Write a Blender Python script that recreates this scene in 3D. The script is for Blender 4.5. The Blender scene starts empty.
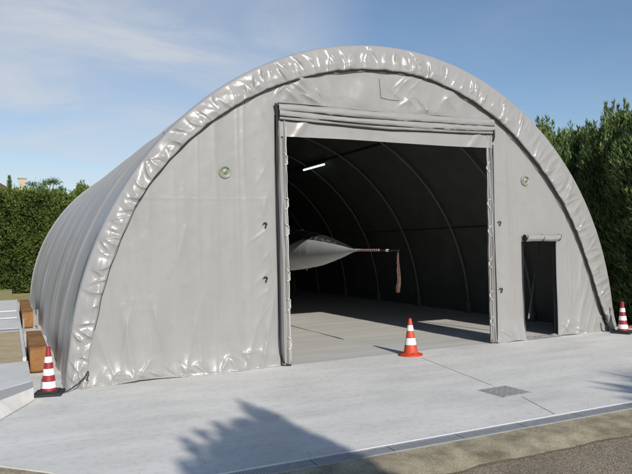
import bpy, bmesh, math, random
import numpy as np
from mathutils import Vector, Matrix
random.seed(7); RNG = np.random.default_rng(7)
S = bpy.context.scene; COL = S.collection
PI = math.pi; R = math.radians

# ------------------------------------------------------------------ noise
def _h(i, j, s):
    v = np.sin(i*127.1 + j*311.7 + s*74.7)*43758.5453
    return v - np.floor(v)
def vn(x, y, s=0):
    x = np.asarray(x, float); y = np.asarray(y, float)
    xi = np.floor(x); yi = np.floor(y); fx = x-xi; fy = y-yi
    fx = fx*fx*(3-2*fx); fy = fy*fy*(3-2*fy)
    a = _h(xi, yi, s); b = _h(xi+1, yi, s); c = _h(xi, yi+1, s); d = _h(xi+1, yi+1, s)
    return (a*(1-fx)+b*fx)*(1-fy)+(c*(1-fx)+d*fx)*fy - .5
def fbm(x, y, s=0, o=3):
    t = 0; a = 1
    for k in range(o):
        t = t + a*vn(x*2**k, y*2**k, s+k*13); a *= .5
    return t
def ridge(x, y, s=0):
    return 1-np.abs(vn(x, y, s)*2)*2          # sharp creases, about -1..1

# ------------------------------------------------------------------ materials
def mat(name, col, rough=.6, metal=0., noise=0., nscale=4., bump=0., bscale=40., col2=None, spec=.5,
        emis=None, stretch=None, trans=0., detail=5.):
    m = bpy.data.materials.new(name); m.use_nodes = True
    nt = m.node_tree; b = nt.nodes['Principled BSDF']
    b.inputs['Roughness'].default_value = rough; b.inputs['Metallic'].default_value = metal
    b.inputs['Specular IOR Level'].default_value = spec
    c1 = (*col, 1)
    tc = nt.nodes.new('ShaderNodeTexCoord')
    src = tc.outputs['Object']
    if stretch:
        mp = nt.nodes.new('ShaderNodeMapping'); mp.inputs['Scale'].default_value = stretch
        nt.links.new(src, mp.inputs['Vector']); src = mp.outputs['Vector']
    if noise or col2:
        n = nt.nodes.new('ShaderNodeTexNoise'); n.inputs['Scale'].default_value = nscale; n.inputs['Detail'].default_value = detail
        n.inputs['Roughness'].default_value = .6
        nt.links.new(src, n.inputs['Vector'])
        r = nt.nodes.new('ShaderNodeValToRGB')
        r.color_ramp.elements[0].position = .32; r.color_ramp.elements[1].position = .68
        if col2 is None: col2 = tuple(max(0, c*(1-noise)) for c in col)
        r.color_ramp.elements[0].color = (*col2, 1); r.color_ramp.elements[1].color = c1
        nt.links.new(n.outputs['Fac'], r.inputs['Fac']); nt.links.new(r.outputs['Color'], b.inputs['Base Color'])
    else: b.inputs['Base Color'].default_value = c1
    if bump:
        n2 = nt.nodes.new('ShaderNodeTexNoise'); n2.inputs['Scale'].default_value = bscale; n2.inputs['Detail'].default_value = 4
        nt.links.new(src, n2.inputs['Vector'])
        bp = nt.nodes.new('ShaderNodeBump'); bp.inputs['Strength'].default_value = bump; bp.inputs['Distance'].default_value = .02
        nt.links.new(n2.outputs['Fac'], bp.inputs['Height']); nt.links.new(bp.outputs['Normal'], b.inputs['Normal'])
    if emis:
        b.inputs['Emission Color'].default_value = (*emis[0], 1); b.inputs['Emission Strength'].default_value = emis[1]
    if trans: b.inputs['Transmission Weight'].default_value = trans
    return m

def add_noise_mul(m, scale, lo, hi, stretch=(1, 1, 1), p0=.35, p1=.7, detail=6):
    """multiply the base colour by a second, differently scaled noise (stains and wear)"""
    nt = m.node_tree; b = nt.nodes['Principled BSDF']
    tc = nt.nodes.new('ShaderNodeTexCoord'); mp = nt.nodes.new('ShaderNodeMapping'); mp.inputs['Scale'].default_value = stretch
    n = nt.nodes.new('ShaderNodeTexNoise'); n.inputs['Scale'].default_value = scale; n.inputs['Detail'].default_value = detail
    r = nt.nodes.new('ShaderNodeMapRange')
    r.inputs[1].default_value = p0; r.inputs[2].default_value = p1; r.inputs[3].default_value = lo; r.inputs[4].default_value = hi
    mx = nt.nodes.new('ShaderNodeMix'); mx.data_type = 'RGBA'; mx.blend_type = 'MULTIPLY'; mx.inputs['Factor'].default_value = 1
    nt.links.new(tc.outputs['Object'], mp.inputs['Vector']); nt.links.new(mp.outputs['Vector'], n.inputs['Vector'])
    nt.links.new(n.outputs['Fac'], r.inputs[0])
    cur = b.inputs['Base Color']
    if cur.is_linked: nt.links.new(cur.links[0].from_socket, mx.inputs[6])
    else: mx.inputs[6].default_value = cur.default_value
    nt.links.new(r.outputs[0], mx.inputs[7]); nt.links.new(mx.outputs[2], b.inputs['Base Color'])

M = {}
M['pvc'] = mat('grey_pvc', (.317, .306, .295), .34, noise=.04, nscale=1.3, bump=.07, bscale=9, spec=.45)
add_noise_mul(M['pvc'], 1.1, .95, 1.02, (3, 3, .35))
add_noise_mul(M['pvc'], 5, .95, 1.0, (1, 1, .5), .30, .46, 8)
M['pvc_side_lifted'] = mat('grey_pvc_side_lifted', (.58, .53, .475), .5, noise=.10, nscale=.9, bump=.10, bscale=6, spec=.3)  # same fabric as the front, paler and warmer to paint light into its shade
M['pvc_trim'] = mat('grey_pvc_trim', (.323, .312, .302), .27, noise=.06, nscale=2, bump=.16, bscale=11, spec=.6)
M['shade_layer'] = mat('dark_shade_layer', (.108, .116, .108), .6, noise=.25, nscale=1.5, bump=.2, bscale=5, spec=.25)  # added inner layer, coloured dark to hold the interior's shade
M['rope_black'] = mat('black_rope', (.012, .012, .012), .7)
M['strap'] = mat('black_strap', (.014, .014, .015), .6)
M['lace'] = mat('white_lace', (.6, .58, .54), .6)
M['galv'] = mat('galvanised_tube', (.30, .31, .32), .45, .6, noise=.2, nscale=9)
M['galv_dull'] = mat('dull_tube', (.22, .225, .222), .5, .2, noise=.25, nscale=8)
M['vent'] = mat('vent_plastic', (.27, .31, .21), .45, noise=.3, nscale=25)
M['vent_dark'] = mat('vent_dark', (.14, .17, .12), .4)
M['seam'] = mat('seam', (.05, .05, .048), .7)
M['conc'] = mat('concrete', (.755, .735, .69), .85, noise=.09, nscale=.4, bump=.25, bscale=60, spec=.25, detail=9)
add_noise_mul(M['conc'], 1.1, .88, 1.03, (.4, 1.9, 1), .3, .66, 8)
add_noise_mul(M['conc'], 9, .90, 1.02, (1, 1, 1), .30, .5, 8)
M['conc_in'] = M['conc']
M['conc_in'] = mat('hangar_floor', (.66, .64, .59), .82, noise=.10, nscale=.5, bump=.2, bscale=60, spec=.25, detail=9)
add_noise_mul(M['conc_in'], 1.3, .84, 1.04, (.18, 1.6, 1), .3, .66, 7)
add_noise_mul(M['conc'], .55, .90, 1.0, (1, 1.5, 1), .36, .5, 9)
M['tyre_mark'] = mat('tyre_mark', (.56, .55, .52), .9, noise=.15, nscale=5)
M['conc_slab'] = mat('concrete_slab', (.70, .70, .67), .85, noise=.14, nscale=2, bump=.25, bscale=50, spec=.25)
M['joint'] = mat('joint', (.43, .43, .41), .9)
M['kerb'] = mat('sandy_kerb', (.52, .455, .33), .95, col2=(.36, .305, .205), nscale=1.2, bump=.5, bscale=110, spec=.15, detail=9)
add_noise_mul(M['kerb'], 3.3, .62, 1.08, (1, 1, 1), .32, .58, 9)
add_noise_mul(M['kerb'], 55, .62, 1.18, (1, 1, 1), .3, .7)
M['sand'] = mat('sand', (.60, .49, .32), .95, col2=(.47, .37, .235), nscale=3, bump=.8, bscale=60, spec=.1)
M['asphalt'] = mat('asphalt', (.34, .282, .205), .92, col2=(.255, .21, .15), nscale=1.1, bump=.9, bscale=70, spec=.2)
def speckle(m, scale, a, b2):
    nt = m.node_tree; b = nt.nodes['Principled BSDF']
    tc = nt.nodes.new('ShaderNodeTexCoord'); v = nt.nodes.new('ShaderNodeTexVoronoi'); v.inputs['Scale'].default_value = scale
    r = nt.nodes.new('ShaderNodeMapRange'); r.inputs[3].default_value = a; r.inputs[4].default_value = b2
    sp = nt.nodes.new('ShaderNodeSeparateColor')
    mx = nt.nodes.new('ShaderNodeMix'); mx.data_type = 'RGBA'; mx.blend_type = 'MULTIPLY'; mx.inputs['Factor'].default_value = 1
    nt.links.new(tc.outputs['Object'], v.inputs['Vector']); nt.links.new(v.outputs['Color'], sp.inputs[0])
    nt.links.new(sp.outputs[0], r.inputs[0])
    nt.links.new(b.inputs['Base Color'].links[0].from_socket, mx.inputs[6]); nt.links.new(r.outputs[0], mx.inputs[7])
    nt.links.new(mx.outputs[2], b.inputs['Base Color'])
speckle(M['asphalt'], 44, .68, 1.32)
M['crack'] = mat('crack_dirt', (.10, .082, .055), .95, noise=.3, nscale=8)
M['pebble'] = mat('pebble', (.36, .32, .26), .9, col2=(.2, .18, .145), nscale=2.5)
M['steel_edge'] = mat('steel_edge', (.78, .79, .80), .4, .1, noise=.1, nscale=6)
M['grating'] = mat('grating', (.40, .41, .42), .6, .15, noise=.2, nscale=10)
M['dark'] = mat('dark_gap', (.02, .02, .02), .9)
M['manhole'] = mat('manhole_iron', (.40, .405, .38), .8, .05, noise=.25, nscale=14, bump=.6, bscale=90)
M['cone_red'] = mat('cone_red', (.34, .022, .03), .45, noise=.25, nscale=12)
M['cone_orange'] = mat('cone_orange', (.62, .07, .028), .5, noise=.2, nscale=10)
M['cone_white'] = mat('cone_white', (.86, .86, .84), .35, noise=.06, nscale=12)
for k_ in ('cone_red', 'cone_orange', 'cone_white'): add_noise_mul(M[k_], 14, .62, 1.0, (1, 1, .6), .28, .48, 8)
M['cone_base'] = mat('cone_base', (.03, .035, .035), .75, noise=.3, nscale=12)
M['rust'] = mat('rust_orange', (.36, .18, .065), .85, col2=(.20, .095, .04), nscale=2.6, bump=.5, bscale=25, spec=.2)
M['jet_grey'] = mat('jet_grey', (.42, .43, .43), .42, noise=.08, nscale=3)
M['jet_dark'] = mat('jet_dark', (.022, .024, .024), .55, noise=.2, nscale=3)
M['glass'] = mat('canopy_glass', (.02, .025, .03), .08)
M['white_paint'] = mat('white_paint', (.75, .75, .73), .5)
M['red_paint'] = mat('red_paint', (.26, .03, .028), .55)
M['stencil'] = mat('stencil_paint', (.26, .26, .25), .6)
M['tyre'] = mat('tyre', (.02, .02, .02), .8)
M['ribbon'] = mat('streamer_cloth', (.085, .028, .022), .8, col2=(.13, .075, .055), nscale=16)
M['tube_light'] = mat('lamp_tube', (.9, .95, .95), .4, emis=((.86, 1, .97), 1.3))
M['lamp_body'] = mat('lamp_body', (.25, .26, .26), .5)
M['grass'] = mat('dry_grass', (.46, .39, .19), .95, col2=(.33, .30, .12), nscale=1.2, bump=.8, bscale=30, spec=.1)
M['green'] = mat('grass_green', (.06, .10, .025), .95, col2=(.10, .11, .035), nscale=2, bump=.8, bscale=30, spec=.1)
M['bark'] = mat('bark', (.11, .08, .055), .9, noise=.4, nscale=9, bump=.8, bscale=30)
M['plaster'] = mat('plaster', (.52, .45, .34), .9, noise=.12, nscale=1)
M['tiles'] = mat('roof_tiles', (.17, .085, .055), .85, noise=.35, nscale=6)
M['brick'] = mat('terracotta', (.30, .085, .05), .85, noise=.3, nscale=9)

def leafmat(name, a, b2, tip=None, sc=1.1):
    m = bpy.data.materials.new(name); m.use_nodes = True
    nt = m.node_tree; b = nt.nodes['Principled BSDF']
    b.inputs['Roughness'].default_value = .55; b.inputs['Specular IOR Level'].default_value = .3
    at = nt.nodes.new('ShaderNodeAttribute'); at.attribute_name = 'tint'
    r = nt.nodes.new('ShaderNodeValToRGB')
    r.color_ramp.elements[0].color = (*a, 1); r.color_ramp.elements[1].color = (*b2, 1)
    nt.links.new(at.outputs['Fac'], r.inputs['Fac']); nt.links.new(r.outputs['Color'], b.inputs['Base Color'])
    tr = nt.nodes.new('ShaderNodeBsdfTranslucent'); nt.links.new(r.outputs['Color'], tr.inputs['Color'])
    mx = nt.nodes.new('ShaderNodeMixShader'); mx.inputs[0].default_value = .28
    nt.links.new(b.outputs[0], mx.inputs[1]); nt.links.new(tr.outputs[0], mx.inputs[2])
    nt.links.new(mx.outputs[0], nt.nodes['Material Output'].inputs['Surface'])
    return m
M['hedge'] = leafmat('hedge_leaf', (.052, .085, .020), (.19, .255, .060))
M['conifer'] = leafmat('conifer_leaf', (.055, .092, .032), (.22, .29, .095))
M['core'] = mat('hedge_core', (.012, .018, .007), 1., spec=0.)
M['palm'] = leafmat('palm_leaf', (.05, .09, .025), (.10, .15, .04))

# ------------------------------------------------------------------ object helpers
def tag(o, label=None, cat=None, group=None, kind=None):
    if label: o['label'] = label
    if cat: o['category'] = cat
    if group: o['group'] = group
    if kind: o['kind'] = kind
    return o
def thing(name, label, cat, loc=(0, 0, 0), rz=0, group=None):
    o = bpy.data.objects.new(name, None); COL.objects.link(o); o.empty_display_size = .2
    o.location = loc; o.rotation_euler = (0, 0, rz)
    return tag(o, label, cat, group)
def mesh(name, V, F, m, parent=None, smooth=True, loc=None):
    me = bpy.data.meshes.new(name)
    V = np.asarray(V, float)
    if isinstance(F, np.ndarray):
        n, k = F.shape
        me.vertices.add(len(V)); me.vertices.foreach_set('co', V.ravel())
        me.loops.add(n*k); me.loops.foreach_set('vertex_index', F.ravel().astype(np.int32))
        me.polygons.add(n); me.polygons.foreach_set('loop_start', (np.arange(n)*k).astype(np.int32))
        me.update(calc_edges=True)
    else:
        me.from_pydata(V.tolist(), [], [list(f) for f in F]); me.update()
    if smooth: me.polygons.foreach_set('use_smooth', np.ones(len(me.polygons), bool))
    for x in (m if isinstance(m, (list, tuple)) else [m]): me.materials.append(x)
    o = bpy.data.objects.new(name, me); COL.objects.link(o)
    if parent: o.parent = parent
    if loc: o.location = loc
    return o
def grid_faces(nu, nv, wrap=False):
    i, j = np.meshgrid(np.arange(nu if wrap else nu-1), np.arange(nv-1), indexing='ij')
    a = i*nv+j; b = ((i+1) % nu)*nv+j
    return np.stack([a, b, b+1, a+1], -1).reshape(-1, 4)
class MB:
    """collects shapes for ONE mesh object"""
    def __init__(s): s.V = []; s.F = []
    def add(s, V, F):
        o = len(s.V); s.V += [tuple(map(float, v)) for v in V]; s.F += [tuple(int(i)+o for i in f) for f in F]; return s
    def box(s, x0, x1, y0, y1, z0, z1, bev=0.):
        bm = bmesh.new(); bmesh.ops.create_cube(bm, size=1)
        for v in bm.verts: v.co = ((x0+x1)/2+v.co.x*(x1-x0), (y0+y1)/2+v.co.y*(y1-y0), (z0+z1)/2+v.co.z*(z1-z0))
        if bev: bmesh.ops.bevel(bm, geom=bm.edges[:], offset=bev, segments=2, affect='EDGES')
        bm.verts.index_update(); s.add([v.co[:] for v in bm.verts], [[v.index for v in f.verts] for f in bm.faces]); bm.free(); return s
    def tube(s, P, r, n=8, closed=False, caps=True):
        P = [Vector(p) for p in P]; N = len(P); V = []; up = None
        rr = r if isinstance(r, (list, tuple, np.ndarray)) else [r]*N
        for i in range(N):
            a = P[i-1] if (i > 0 or closed) else P[i]; b = P[(i+1) % N] if (i < N-1 or closed) else P[i]
            t = (b-a).normalized()
            if up is None: up = Vector((0, 0, 1)) if abs(t.z) < .9 else Vector((1, 0, 0))
            s1 = t.cross(up).normalized(); up = s1.cross(t).normalized()
            for k in range(n):
                an = 2*PI*k/n; V.append(P[i]+s1*math.cos(an)*rr[i]+up*math.sin(an)*rr[i])
        F = []
        for i in range(N if closed else N-1):
            for k in range(n):
                j = (i+1) % N; F.append((i*n+k, i*n+(k+1) % n, j*n+(k+1) % n, j*n+k))
        if caps and not closed: F += [tuple(range(n))[::-1], tuple((N-1)*n+k for k in range(n))]
        return s.add(V, F)
    def lathe(s, prof, n=32, c=(0, 0, 0), axis='z', caps=True):
        V = []
        for r, z in prof:
            for k in range(n):
                a = 2*PI*k/n; x, y = r*math.cos(a), r*math.sin(a)
                if axis == 'z': V.append((c[0]+x, c[1]+y, c[2]+z))
                elif axis == 'y': V.append((c[0]+x, c[1]+z, c[2]+y))
                else: V.append((c[0]+z, c[1]+x, c[2]+y))
        F = []
        for i in range(len(prof)-1):
            for k in range(n): F.append((i*n+k, i*n+(k+1) % n, (i+1)*n+(k+1) % n, (i+1)*n+k))
        if caps: F += [tuple(range(n))[::-1], tuple((len(prof)-1)*n+k for k in range(n))]
        return s.add(V, F)
    def prism(s, poly, z0, z1):
        n = len(poly); V = [(x, y, z0) for x, y in poly]+[(x, y, z1) for x, y in poly]
        F = [tuple(range(n))[::-1], tuple(range(n, 2*n))]+[(i, (i+1) % n, n+(i+1) % n, n+i) for i in range(n)]
        return s.add(V, F)
    def build(s, name, m, parent=None, smooth=True):
        o = mesh(name, s.V, s.F, m, parent, False)
        me = o.data; bm = bmesh.new(); bm.from_mesh(me); bmesh.ops.recalc_face_normals(bm, faces=bm.faces[:])
        bm.to_mesh(me); bm.free()
        if smooth:
            me.polygons.foreach_set('use_smooth', np.ones(len(me.polygons), bool)); me.set_sharp_from_angle(angle=R(35))
        return o
def copy_tree(o, parent=None):
    c = o.copy(); COL.objects.link(c)
    if parent: c.parent = parent
    for ch in list(o.children): copy_tree(ch, c)
    return c

# ================================================================== THE GROUND
XC = 2.57; RO = 6.70; YB = 20.6                 # hangar centre line, outer radius, rear end
def sheet(name, x0, x1, y0, y1, z, m, n=2):
    return tag(mesh(name, [(x0, y0, z), (x1, y0, z), (x1, y1, z), (x0, y1, z)], [(0, 1, 2, 3)], m, None, False), kind='structure')
sheet('ground', -400, 400, -300, 500, -.16, M['grass'])
# asphalt yard in front, with an uneven edge against the sandy kerb strip
sheet('asphalt_yard', -40, 40, -45, -4.0, -.075, M['asphalt'])
def strip_poly(xs, ya, yb): return [(x, y) for x, y in zip(xs, ya)]+[(x, y) for x, y in zip(xs[::-1], yb[::-1])]
xs = np.linspace(-4.2, 30, 420)
edge = -6.30+.16*fbm(xs*.55, xs*0, 3, 4)+.10*vn(xs*3.1, xs*0, 9)+.05*vn(xs*11, xs*0, 4)
V = []; nb = 10
for x, e in zip(xs, edge):
    for j in range(nb):
        f = j/(nb-1); y = -5.665*(1-f)+e*f
        V.append((x, y, -.004-.064*f**2.2+.010*vn(x*5, y*5, 2)*min(1, f*4)))
tag(mesh('sandy_kerb', V, grid_faces(len(xs), nb), M['kerb']), kind='structure')
eb = np.concatenate([strip_poly(xs, edge-.002-.022*np.clip(vn(xs*5, xs*0, 31)+.1, 0, 1), edge+.002+.05*np.clip(vn(xs*2.2, xs*0, 37)+.5*vn(xs*9, xs*0, 38), 0, 1))])
n_ = len(xs); lo_, hi_ = eb[:n_], eb[n_:][::-1]
V = np.stack([np.concatenate([lo_, np.full((n_, 1), -.069)], 1), np.concatenate([hi_, np.full((n_, 1), -.058)], 1)], 1).reshape(-1, 3)
V[1::2, 2] = -.004-.064*np.clip((V[1::2, 1]+5.665)/(edge+5.665), 0, 1)**2.2+.012
tag(mesh('kerb_crack', V, grid_faces(n_, 2), M['crack'], None, False), kind='structure')
# sandy patch where the apron is cut off at the left
pl = [(-4.2, -5.66), (-4.62, -4.46), (-5.2, -3.86), (-9, -1.6), (-30, 2), (-30, -.9), (-9, -3.2), (-5.6, -5.2), (-5.0, -6.2), (-4.2, -6.32)]
tag(MB().prism(pl, -.2, -.012).build('sandy_verge', M['kerb'], None, False), kind='structure')
# concrete apron and hangar floor as one slab
ap = [(-4.0, -5.38), (-4.62, -4.46), (-5.2, -3.86), (-9, -1.6), (-30, 2), (-30, 3.2), (-4.68, 3.2), (-4.68, YB+1), (9.9, YB+1), (9.9, .55), (9.9, -.25), (30, -1.4), (30, -5.38)]
tag(MB().prism(ap, -.2, 0).build('concrete_apron', M['conc'], None, False), kind='structure')
def flat_line(mb, a, b, w, z=.004):
    a = Vector((*a, z)); b = Vector((*b, z)); n = (b-a).normalized().cross(Vector((0, 0, 1)))*w/2
    N = 40
    mb.add([p for i in range(N+1) for p in ((a.lerp(b, i/N)-n*(1+.5*random.uniform(-1, 1))), (a.lerp(b, i/N)+n*(1+.5*random.uniform(-1, 1))))],
           [(2*i, 2*i+1, 2*i+3, 2*i+2) for i in range(N)])
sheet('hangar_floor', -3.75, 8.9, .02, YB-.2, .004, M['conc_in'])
mb = MB()
flat_line(mb, (2.72, -.75), (2.2, -3.6), .012); flat_line(mb, (2.08, -4.36), (1.74, -5.36), .018)
flat_line(mb, (-4.67, -.63), (-5.16, -1.75), .022, .005); flat_line(mb, (-5.16, -1.75), (-5.65, -2.88), .022, .005)
tag(mb.build('expansion_joint', M['joint'], None, False), kind='structure')
# right-hand lawn strip
sheet('lawn', 9.4, 60, -1.3, 60, -.06, M['green'])

# drain channel along the apron's front edge
t = thing('drain_channel', 'long steel drain channel with slotted grating along the front edge of the concrete', 'drain', (0, -5.52, 0))
a = MB(); a.box(-4.0, 30, -.0 + .112, .14, -.12, .006); a.build('edge_rail', M['steel_edge'], t, False)
a = MB(); a.box(-4.0, 30, -.145, -.125, -.12, .004); a.build('edge_rail', M['grating'], t, False)
a = MB(); a.box(-4.0, 30, -.125, .112, -.14, -.035); a.build('channel', M['grating'], t, False)
a = MB()
for k in range(34):
    x = -4+k
    a.box(x+.004, x+.996, -.12, -.095, -.03, -.002); a.box(x+.004, x+.996, .085, .108, -.03, -.002)
    for q in range(30): a.box(x+.006+q*.0329, x+.006+q*.0329+.0265, -.1, .09, -.02, -.004)
a.build('grating', M['grating'], t, False)
# manhole cover
t = thing('manhole_cover', 'square grey iron manhole cover set flush in the concrete apron', 'manhole cover', (2.09, -3.97, 0), R(2))
a = MB(); a.box(-.31, .31, -.31, .31, -.03, .003); a.build('frame', M['joint'], t, False)
a = MB(); a.box(-.275, .275, -.275, .275, -.02, .010)
for i in range(9):
    for j in range(9):
        x = -.24+i*.06; y = -.24+j*.06
        if (i+j) % 2: a.box(x-.018, x+.018, y-.005, y+.005, .010, .012)
        else: a.box(x-.005, x+.005, y-.018, y+.018, .010, .012)
a.build('lid', M['manhole'], t, False)
# little pebbles on the asphalt and the kerb strip
N = 5200
px = RNG.uniform(-4, 7, N); py = -6.1-RNG.random(N)**1.5*4.2; V = []; F = []
base = np.array([(1, 0, 0), (-1, 0, 0), (0, 1, 0), (0, -1, 0), (0, 0, 1), (0, 0, -1)], float)
fc = np.array([(0, 2, 4), (2, 1, 4), (1, 3, 4), (3, 0, 4), (2, 0, 5), (1, 2, 5), (3, 1, 5), (0, 3, 5)])
sz = RNG.uniform(.004, .013, N)
ang = RNG.uniform(0, PI, N); st = RNG.uniform(.6, 1.3, N)
B = base[None]*np.stack([sz*st, sz, sz*.7], 1)[:, None, :]
c, s_ = np.cos(ang)[:, None], np.sin(ang)[:, None]
B = np.stack([B[..., 0]*c-B[..., 1]*s_, B[..., 0]*s_+B[..., 1]*c, B[..., 2]], -1)
B += np.stack([px, py, np.full(N, -.072)], 1)[:, None, :]
o = mesh('gravel', B.reshape(-1, 3), (fc[None]+6*np.arange(N)[:, None, None]).reshape(-1, 3), M['pebble'], None, False)
tag(o, 'loose grit on the brown asphalt', None, kind='stuff')

N = 320
px = RNG.uniform(-4.3, 6.5, N); py = np.where(RNG.random(N) < .8, -5.36+RNG.random(N)**2*.5, RNG.uniform(-5.3, -.2, N))
sz = RNG.uniform(.003, .0085, N); st = RNG.uniform(.6, 1.6, N)
B = base[None]*np.stack([sz*st, sz, sz*.5], 1)[:, None, :]+np.stack([px, py, np.full(N, .002)], 1)[:, None, :]
tag(mesh('grit', B.reshape(-1, 3), (fc[None]+6*np.arange(N)[:, None, None]).reshape(-1, 3), M['pebble'], None, False), 'scattered dark grit on the pale concrete', None, kind='stuff')
# raised concrete side strip on the left
def ramp_edge(x): return -1.31+(x+5.16)*(-.58+1.31)/(.48)
tz = .2
def slab(name, y0, y1, m, x0=-16, x1=-4.73, z=tz, front=None):
    a = MB()
    if front: a.prism(front, 0, z)
    else: a.prism([(x0, y0), (x1, y0), (x1, y1), (x0, y1)], 0, z)
    o = a.build(name, m, None, False); return tag(o, kind='structure')
x1 = -4.70
bt = [(-4.68, -.62), (-5.16, -1.72), (-5.65, -2.85), (-9, -3.3)]; tp = [(-4.68, -.58), (-5.16, -1.31), (-5.65, -2.05), (-9, -2.7)]; bk = [(-4.68, -.03), (-5.17, -.53), (-5.66, -1.1), (-9, -2.12)]
V = [(*p_, 0) for p_ in bt]+[(*p_, .195) for p_ in tp]+[(*p_, .195) for p_ in bk]+[(*p_, 0) for p_ in bk]
F = [(r_*4+k_, r_*4+k_+1, r_*4+k_+5, r_*4+k_+4) for r_ in range(3) for k_ in range(3)]+[(0, 4, 8, 12), (3, 15, 11, 7)]
o = MB().add(V, F).build('side_slab', [M['conc'], M['joint']], None, False); tag(o, kind='structure')
for p_ in o.data.polygons:
    if abs(p_.normal.z) > .9: p_.material_index = 1
slab('side_slab', 0, 0, M['conc_slab'], front=[(-16, -2.1), (-9, -2.1), (-5.17, -.51), (x1, -.02), (x1, 2.22), (-16, 1.2)])
slab('drain_slot', 0, 0, M['grating'], front=[(-16, 1.2), (x1, 2.22), (x1, 2.42), (-16, 1.5)], z=.15)
slab('sand_bed', 2.3, 8.2, M['sand'], x1=-4.78, z=.17)
slab('drain_slot', 8.0, 8.5, M['grating'], x1=-4.70, z=.19)
slab('side_slab', 8.5, 11.3, M['conc_slab'])
slab('drain_slot', 11.3, 11.9, M['grating'], z=.17)
slab('side_slab', 11.9, 14.2, M['conc_slab'])
slab('drain_slot', 14.2, 14.7, M['grating'], z=.17)
slab('side_slab', 14.7, 20.5, M['conc_slab'])
a = MB(); a.prism([(-4.79, 2.5), (-4.72, 2.5), (-4.72, 20.4), (-4.79, 20.4)], .0, .235)
tag(a.build('side_kerb', M['conc_slab'], None, False), kind='structure')

# rust-orange ballast boxes against the hangar's left wall
def ballast(y0, y1, label):
    t = thing('ballast_box', label, 'ballast box', (-4.52, y0, 0), 0, 'ballast boxes along the hangar side')
    L = y1-y0
    a = MB(); a.box(-.15, .16, 0, L, .03, .5, .02); a.build('body', M['rust'], t)
    a = MB(); a.box(-.16, .17, -.006, L+.006, .478, .512, .008); a.build('lid', M['rust'], t)
    for q in (0, 1):
        y = .3 if q == 0 else L-.4
        a = MB(); a.box(-.15, .16, y, y+.1, 0, .03); a.build('skid', M['galv_dull'], t, False)
ballast(1.8, 4.75, 'rust-orange ballast box nearest the striped cone at the left corner')
ballast(10.0, 12.5, 'middle rust-orange ballast box beside the grey hangar side')
ballast(12.65, 15.7, 'farthest rust-orange ballast box towards the hedge')
t = thing('anchor_post', 'small pale steel post standing at the edge of the sand bed beside the orange boxes', 'post', (-4.66, 8.7, 0))
a = MB(); a.box(-.022, .022, -.022, .022, 0, .42, .004); a.build('shaft', M['galv'], t)
a = MB(); a.box(-.04, .10, -.03, .03, .42, .44, .004); a.build('cap', M['galv'], t)
t = thing('anchor_post', 'thin pale steel post between the middle orange box and the hangar skin', 'post', (-4.25, 9.6, 0))
a = MB(); a.box(-.02, .02, -.02, .02, 0, .58, .004); a.build('shaft', M['galv'], t)
a = MB(); a.box(-.06, .03, -.03, .03, .58, .60, .004); a.build('cap', M['galv'], t)

# ================================================================== THE HANGAR
H = thing('fabric_hangar', 'large grey arched fabric hangar with open door and silver wrinkled edge', 'hangar', (0, 0, 0))
ct = np.radians([0, 6, 18, 32, 44, 66, 90, 106, 123, 137, 148, 156, 170, 180])
cr = np.array([6.43, 6.24, 6.06, 6.02, 6.02, 6.10, 6.15, 6.17, 6.24, 6.31, 6.35, 6.31, 6.31, 6.39])
TT = np.linspace(0, PI, 721); CR = np.interp(TT, ct, cr)
for _ in range(60): CR[1:-1] = (CR[:-2]+2*CR[1:-1]+CR[2:])/4
def rcord(t): return np.interp(t, TT, CR)
WX = (XC+(CR+.16)*np.cos(TT))[::-1]; WZ = ((CR+.16)*np.sin(TT))[::-1]
def ztop(x): return np.interp(x, WX, WZ)
HD = 4.58; HS = 2.37; SX0, SX1 = 6.20, 7.28; LX, RX = -.16, 5.30

def crease(x, z, x0, z0, x1, z1, w, am):
    dx, dz = x1-x0, z1-z0; L2 = dx*dx+dz*dz
    u = np.clip(((x-x0)*dx+(z-z0)*dz)/L2, 0, 1)
    dd = np.hypot(x-x0-u*dx, z-z0-u*dz)
    sd = (x-x0)*dz-(z-z0)*dx
    return am*np.exp(-dd/(w*np.where(sd > 0, 1.6, .8)))*(.25+.75*np.sin(np.pi*np.clip(u, .08, .92)))
CREASES = []
rc_ = random.Random(11)
for a0, b0 in ((-3.7, -.45), (5.5, 6.15), (7.35, 8.8)):                  # gathers along the hem
    q = a0
    while q < b0:
        zt = rc_.uniform(.14, .46); dx = rc_.choice((-1, 1))*rc_.uniform(.08, .34)
        CREASES.append((q, .02, q+dx, zt, rc_.uniform(.022, .04), rc_.uniform(.02, .045)))
        if rc_.random() < .65: CREASES.append((q+dx, zt, q+dx+rc_.uniform(.15, .45), zt-rc_.uniform(-.05, .2), rc_.uniform(.025, .04), rc_.uniform(.02, .045)))
        if rc_.random() < .22: CREASES.append((q+dx, zt, q+dx*rc_.uniform(1.3, 2.6), zt+rc_.uniform(.4, 1.3), rc_.uniform(.03, .06), rc_.uniform(.012, .03)))
        q += rc_.uniform(.16, .36)
for q in range(17):                                                       # drape above the door roll
    x_ = rc_.uniform(-.1, 5.0); z_ = rc_.uniform(5.3, 5.9)
    sg_ = -1 if x_ < 2 else rc_.choice((-1, 1)); l_ = rc_.uniform(.2, .75)
    CREASES.append((x_, z_, x_+l_, z_+sg_*l_*rc_.uniform(.3, 1.1), rc_.uniform(.025, .05), rc_.uniform(.010, .028)))
for x_, z_, l_, h_ in ((.05, 5.62, .35, -.28), (.2, 5.75, .45, -.3), (.45, 5.5, .4, -.16), (.75, 5.68, .25, -.36), (-.12, 5.45, .2, .2), (3.2, 5.7, .3, -.33), (3.5, 5.45, .02, -.16), (2.9, 5.65, .28, -.2)):
    CREASES.append((x_, z_, x_+l_, z_+h_, .03, .045))
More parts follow.
